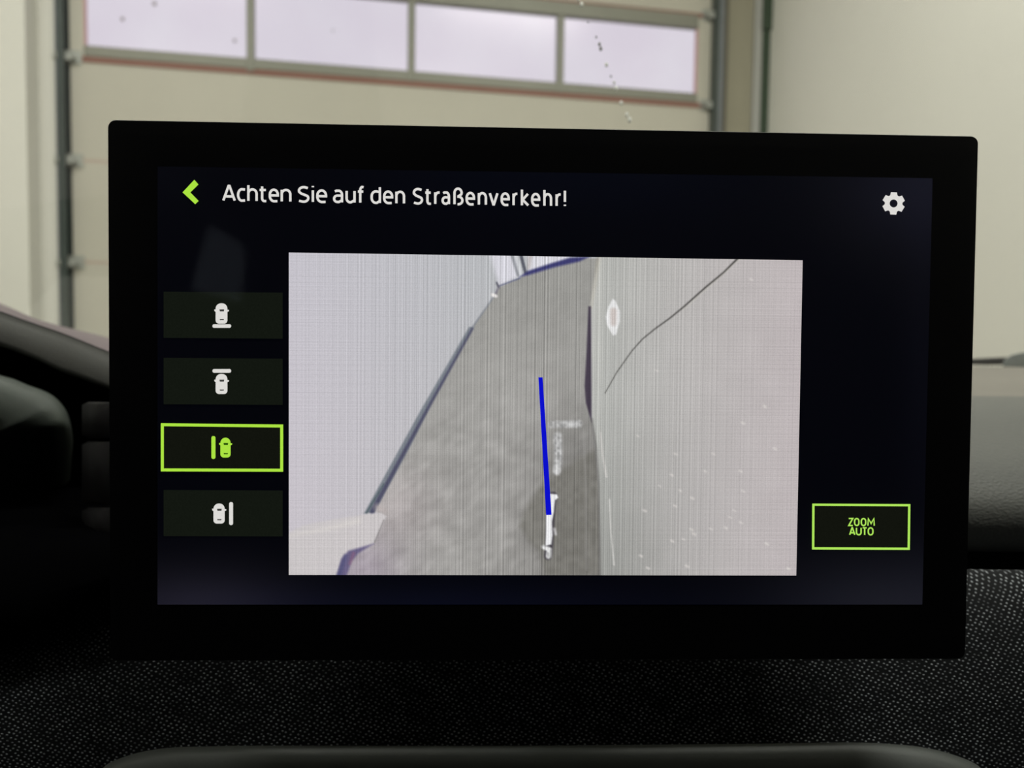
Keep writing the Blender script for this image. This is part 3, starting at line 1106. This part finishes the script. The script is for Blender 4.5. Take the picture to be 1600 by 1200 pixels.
ri = [Vector((D(*p)[0], Y2, D(*p)[1])) for p in inner]
off = Vector((0, 0.00008, 0))
b.loft([ri, ro, [p + off for p in ro], [p + off for p in ri], ri], 0, True)
dk(obj('gear_icon', b, M_white))['label'] = 'white settings gear'


# --- lettering: each glyph is a set of strokes (x 0..1 across, y in cap heights)
def arc(cx, cy, rx, ry, a0, a1, n=12):
    return [(cx + rx * math.cos(R(a0 + (a1 - a0) * k / n)), cy + ry * math.sin(R(a0 + (a1 - a0) * k / n))) for k in range(n + 1)]


X = 0.79
GL = {
    'A': [[(0, 0), (0.46, 1), (0.54, 1), (1, 0)], [(0.16, 0.28), (0.84, 0.28)]],
    'c': [[(1, X - 0.02)] + arc(0.55, X / 2, 0.55, X / 2, 78, 282, 16) + [(1, 0.02)]],
    'h': [[(0, 1.07), (0, 0)], [(0, 0.55)] + arc(0.5, X - 0.30, 0.5, 0.30, 150, 0, 10) + [(1, 0)]],
    't': [[(0.38, 1.0), (0.38, 0.2)] + arc(0.7, 0.2, 0.32, 0.2, 180, 270, 6) + [(1, 0.0)], [(0, X - 0.03), (0.95, X - 0.03)]],
    'e': [[(0.03, 0.40), (1.0, 0.40), (1.0, 0.46)] + arc(0.5, X - 0.33, 0.5, 0.33, 0, 180, 14) + [(0, 0.33)] + arc(0.55, 0.33, 0.55, 0.33, 180, 275, 10) + [(0.95, 0.01)]],
    'n': [[(0, X), (0, 0)], [(0, 0.55)] + arc(0.5, X - 0.30, 0.5, 0.30, 150, 0, 10) + [(1, 0)]],
    'S': [[(0.95, 0.94)] + arc(0.52, 0.75, 0.5, 0.25, 75, 200, 10) + [(0.28, 0.55), (0.75, 0.44)] + arc(0.5, 0.25, 0.5, 0.25, 35, -105, 12) + [(0.03, 0.06)]],
    'i': [[(0.5, X), (0.5, 0)], [(0.5, 1.0), (0.5, 1.09)]],
    'a': [[(0.1, X - 0.05), (0.3, X), (0.6, X)] + arc(0.6, X - 0.28, 0.4, 0.28, 90, 0, 8) + [(1, 0)], [(1, 0.46), (0.45, 0.46)] + arc(0.42, 0.24, 0.42, 0.22, 95, 270, 12) + [(0.6, 0.02), (1, 0.14)]],
    'u': [[(0, X), (0, 0.28)] + arc(0.45, 0.28, 0.45, 0.27, 180, 290, 10) + [(1, 0.16)], [(1, X), (1, 0)]],
    'f': [[(0.42, 0), (0.42, 0.80)] + arc(0.78, 0.82, 0.36, 0.26, 180, 90, 7) + [(1, 1.06)], [(0, X - 0.03), (0.95, X - 0.03)]],
    'd': [[(1, 1.08), (1, 0)], [(1, X - 0.05), (0.6, X)] + arc(0.5, X - 0.34, 0.5, 0.34, 90, 180, 7) + arc(0.5, 0.34, 0.5, 0.34, 180, 270, 7) + [(0.65, 0.01), (1, 0.14)]],
    'r': [[(0, X), (0, 0)], [(0, 0.52)] + arc(0.75, 0.44, 0.75, 0.34, 165, 90, 6) + [(1, X - 0.01)]],
    'ß': [[(0, 0), (0, 0.78)] + arc(0.45, 0.78, 0.45, 0.29, 180, 0, 12) + [(0.86, 0.68), (0.50, 0.55), (0.50, 0.52)] + arc(0.5, 0.26, 0.5, 0.26, 80, -90, 12) + [(0.38, 0.0)]],
    'v': [[(0, X), (0.46, 0.03), (0.54, 0.03), (1, X)]],
    'k': [[(0, 1.07), (0, 0)], [(0.95, X), (0.12, 0.38), (1, 0)]],
    '!': [[(0.5, 1.05), (0.5, 0.28)], [(0.5, 0.09), (0.5, 0.0)]],
    'Z': [[(0, 1), (1, 1), (0, 0), (1, 0)]],
    'O': [arc(0.5, 0.62, 0.5, 0.38, 0, 180, 10) + arc(0.5, 0.38, 0.5, 0.38, 180, 360, 10) + [(1, 0.62)]],
    'M': [[(0, 0), (0.05, 1), (0.5, 0.3), (0.95, 1), (1, 0)]],
    'U': [[(0, 1), (0, 0.35)] + arc(0.5, 0.35, 0.5, 0.35, 180, 360, 12) + [(1, 1)]],
    'T': [[(0, 1), (1, 1)], [(0.5, 1), (0.5, 0)]],
}


def stroke(mb, pts, hw, y):
    """flat ribbon along pts (photo-scale units), mapped onto the display face"""
    P_ = [Vector(p) for p in pts]
    q = [P_[0]]
    for p in P_[1:]:
        if (p - q[-1]).length > 1e-4:
            q.append(p)
    n = len(q)
    Lf, Rt = [], []
    for i in range(n):
        d0 = (q[i] - q[i - 1]).normalized() if i else (q[1] - q[0]).normalized()
        d1 = (q[i + 1] - q[i]).normalized() if i < n - 1 else d0
        t = (d0 + d1)
        t = t.normalized() if t.length > 0.1 else d1
        nn = Vector((-t.y, t.x))
        k = min(1 / max(nn.dot(Vector((-d1.y, d1.x))), 0.45), 2.0)
        Lf.append(q[i] + nn * hw * k)
        Rt.append(q[i] - nn * hw * k)
    rows_ = []
    for side in (Lf, Rt):
        rows_.append([Vector((D(*p)[0], y, D(*p)[1])) for p in side])
    o2 = Vector((0, 0.00005, 0))
    mb.loft([rows_[0], rows_[1], [p + o2 for p in rows_[1]], [p + o2 for p in rows_[0]], rows_[0]])


def text(name, chars, base, slope, cap, hw, m, parent=None):
    """chars: (glyph, left, right) outer extents; strokes run inside them"""
    b = MB()
    for i, (c, x0, x1) in enumerate(chars):
        for st in GL[c]:
            pp = []
            for gx, gy in st:
                x = (x0 + hw) + (x1 - x0 - 2 * hw) * gx
                yb = base + slope * (x - chars[0][1])
                pp.append((x, yb - hw * 0.9 - (cap - 2 * hw * 0.9) * gy - (0.0)))
            stroke(b, pp, hw, Y3 if parent else Y2)
    o = obj(name, b, m)
    o.parent = parent or disp
    return o


T1 = [('A', 348.5, 370), ('c', 371.5, 386), ('h', 387.5, 404), ('t', 405, 419), ('e', 421, 437), ('n', 439.5, 456.5), ('S', 466, 484.5), ('i', 487, 492.5), ('e', 495, 512),
      ('a', 521, 537), ('u', 540.5, 556.5), ('f', 558, 570.5), ('d', 579.5, 596), ('e', 599, 615), ('n', 618, 633.5), ('S', 645, 661.5), ('t', 663, 675.5), ('r', 678.5, 689),
      ('a', 690, 703.5), ('ß', 708.5, 724.5), ('e', 727.5, 742.5), ('n', 746.5, 761), ('v', 763.5, 779), ('e', 782, 796.5), ('r', 800.5, 810), ('k', 813.5, 827), ('e', 829.5, 844),
      ('h', 848.5, 862.5), ('r', 867.5, 877.5), ('!', 880.5, 884)]
t_ = text('title_text', T1, 315.6, 0.0163, 26.0, 1.85, M_white)
t_['label'] = 'white title reading Achten Sie auf den Straßenverkehr!'

# --- view buttons
def border(pts, w):
    """hollow frame around four corners TL TR BR BL"""
    cx_ = sum(p[0] for p in pts) / 4
    cy_ = sum(p[1] for p in pts) / 4
    inn = [(p[0] + (w if p[0] < cx_ else -w), p[1] + (w if p[1] < cy_ else -w)) for p in pts]
    return [[pts[i], pts[(i + 1) % 4], inn[(i + 1) % 4], inn[i]] for i in range(4)]


def rr_px(x0, y0, x1, y1, rt, rb, n=5):
    out = []
    for cx_, cy_, r_, a0_ in ((x1 - rt, y0 + rt, rt, 0), (x0 + rt, y0 + rt, rt, 90), (x0 + rb, y1 - rb, rb, 180), (x1 - rb, y1 - rb, rb, 270)):
        for k in range(n + 1):
            t = R(a0_ + 90 * k / n)
            out.append((cx_ + r_ * math.cos(t), cy_ - r_ * math.sin(t)))
    return out


def car_icon(x0, y0, x1, y1, my, m, mk, parent):
    b = MB()
    f_, k_ = ring_prism(rr_px(x0 + 1.4, y0, x1 - 1.4, y1, 8.2, 5.2), Y2, Y2 + 0.00008)
    b.prism(f_, k_, 0)
    f_, k_ = ring_prism([(x0 - 0.6, my - 1.6), (x1 + 1.0, my - 1.0), (x1 + 1.0, my + 1.2), (x1 - 1, my + 2), (x0 + 1, my + 2), (x0 - 0.6, my + 0.6)], Y2 - 0.00002, Y2 + 0.00006)
    b.prism(f_, k_, 0)
    cx_ = (x0 + x1) / 2
    for w_, ya, yb in ((3.7, my - 1.7, my + 1.5), (3.4, y0 + (y1 - y0) * 0.775, y0 + (y1 - y0) * 0.775 + 1.7)):
        f_, k_ = ring_prism([(cx_ - w_ + 0.8, ya), (cx_ + w_ + 0.8, ya), (cx_ + w_ + 0.2, yb), (cx_ - w_ + 1.4, yb)], Y3, Y3 + 0.00008)
        b.prism(f_, k_, 1)
    return dk(obj('car_icon', b, [m, mk]), parent)


def bar(x0, y0, x1, y1, m, parent):
    return flat('position_bar', [rr_px(x0, y0, x1, y1, min(x1 - x0, y1 - y0) / 2 - 0.4, min(x1 - x0, y1 - y0) / 2 - 0.4)], Y2, m, parent)


def button(pts, m, nm='view_button'):
    return flat(nm, [pts], Y1, m)


b1 = button([(257, 456), (442.5, 457.5), (442.5, 529.5), (257, 528)], M_tile)
b1['label'] = 'dark button with white car over a lower bar'
car_icon(337, 474.2, 358, 506, 485.4, M_white, M_mark, b1)
bar(333.5, 506.8, 362.4, 512.4, M_white, b1)
b2_ = button([(257, 559), (442.5, 560.5), (442.5, 632.5), (257, 631.5)], M_tile)
b2_['label'] = 'dark button with white car under an upper bar'
car_icon(337, 584.2, 358, 615.5, 594.8, M_white, M_mark, b2_)
bar(333.5, 576.6, 362.4, 582.4, M_white, b2_)
sel = [(253, 661), (443.5, 663), (443.5, 736.5), (253, 736)]
b3 = button([(255, 663), (441, 665), (441, 734), (255, 734)], M_tile2)
b3['label'] = 'selected button outlined in green with bar left of the car'
flat('green_frame', border(sel, 4.6), Y2, M_green_px, b3)
car_icon(344.4, 683.4, 363, 714.4, 693.2, M_green_px, M_mark_g, b3)
bar(331.8, 681, 338, 716.6, M_green_px, b3)
b4 = button([(257, 765), (442.5, 766), (442.5, 837.5), (257, 837)], M_tile)
b4['label'] = 'dark button with white bar right of the car'
car_icon(333.6, 786, 353.8, 817.2, 795.6, M_white, M_mark, b4)
bar(359.4, 783.8, 365.4, 819.6, M_white, b4)
zb = button([(1269, 788), (1418.5, 788.5), (1417.5, 856.5), (1269, 856)], M_tile2, 'zoom_button')
zb['label'] = 'green outlined button reading ZOOM AUTO'
flat('green_frame', border([(1267.6, 786.2), (1420.3, 787), (1419.4, 858.2), (1267.2, 857.6)], 3.4), Y2, M_green_pale, zb)
c_ = text('caption_text', [('Z', 1323, 1331.2), ('O', 1332, 1340.8), ('O', 1342.5, 1351.3), ('M', 1352.8, 1364.6)], 821.0, 0.006, 12.8, 1.05, M_green_pale, zb)
c2 = text('caption_text', [('A', 1324.4, 1334.3), ('U', 1334.9, 1344.2), ('T', 1344.6, 1352.8), ('O', 1353.3, 1362.6)], 835.4, 0.006, 12.8, 1.05, M_green_pale, zb)

# cover glass over the whole face
b = MB()
rc_ = rrect(DW - 0.0016, DH - 0.0016, 0.0024)
b.add([Vector((x, -0.0018, z)) for x, z in rc_], [tuple(range(len(rc_)))])
M_cover = glass_mat('coated_cover_glass', (1, 1, 1), 0.04, 0.022)
dk(obj('cover_glass', b, M_cover))
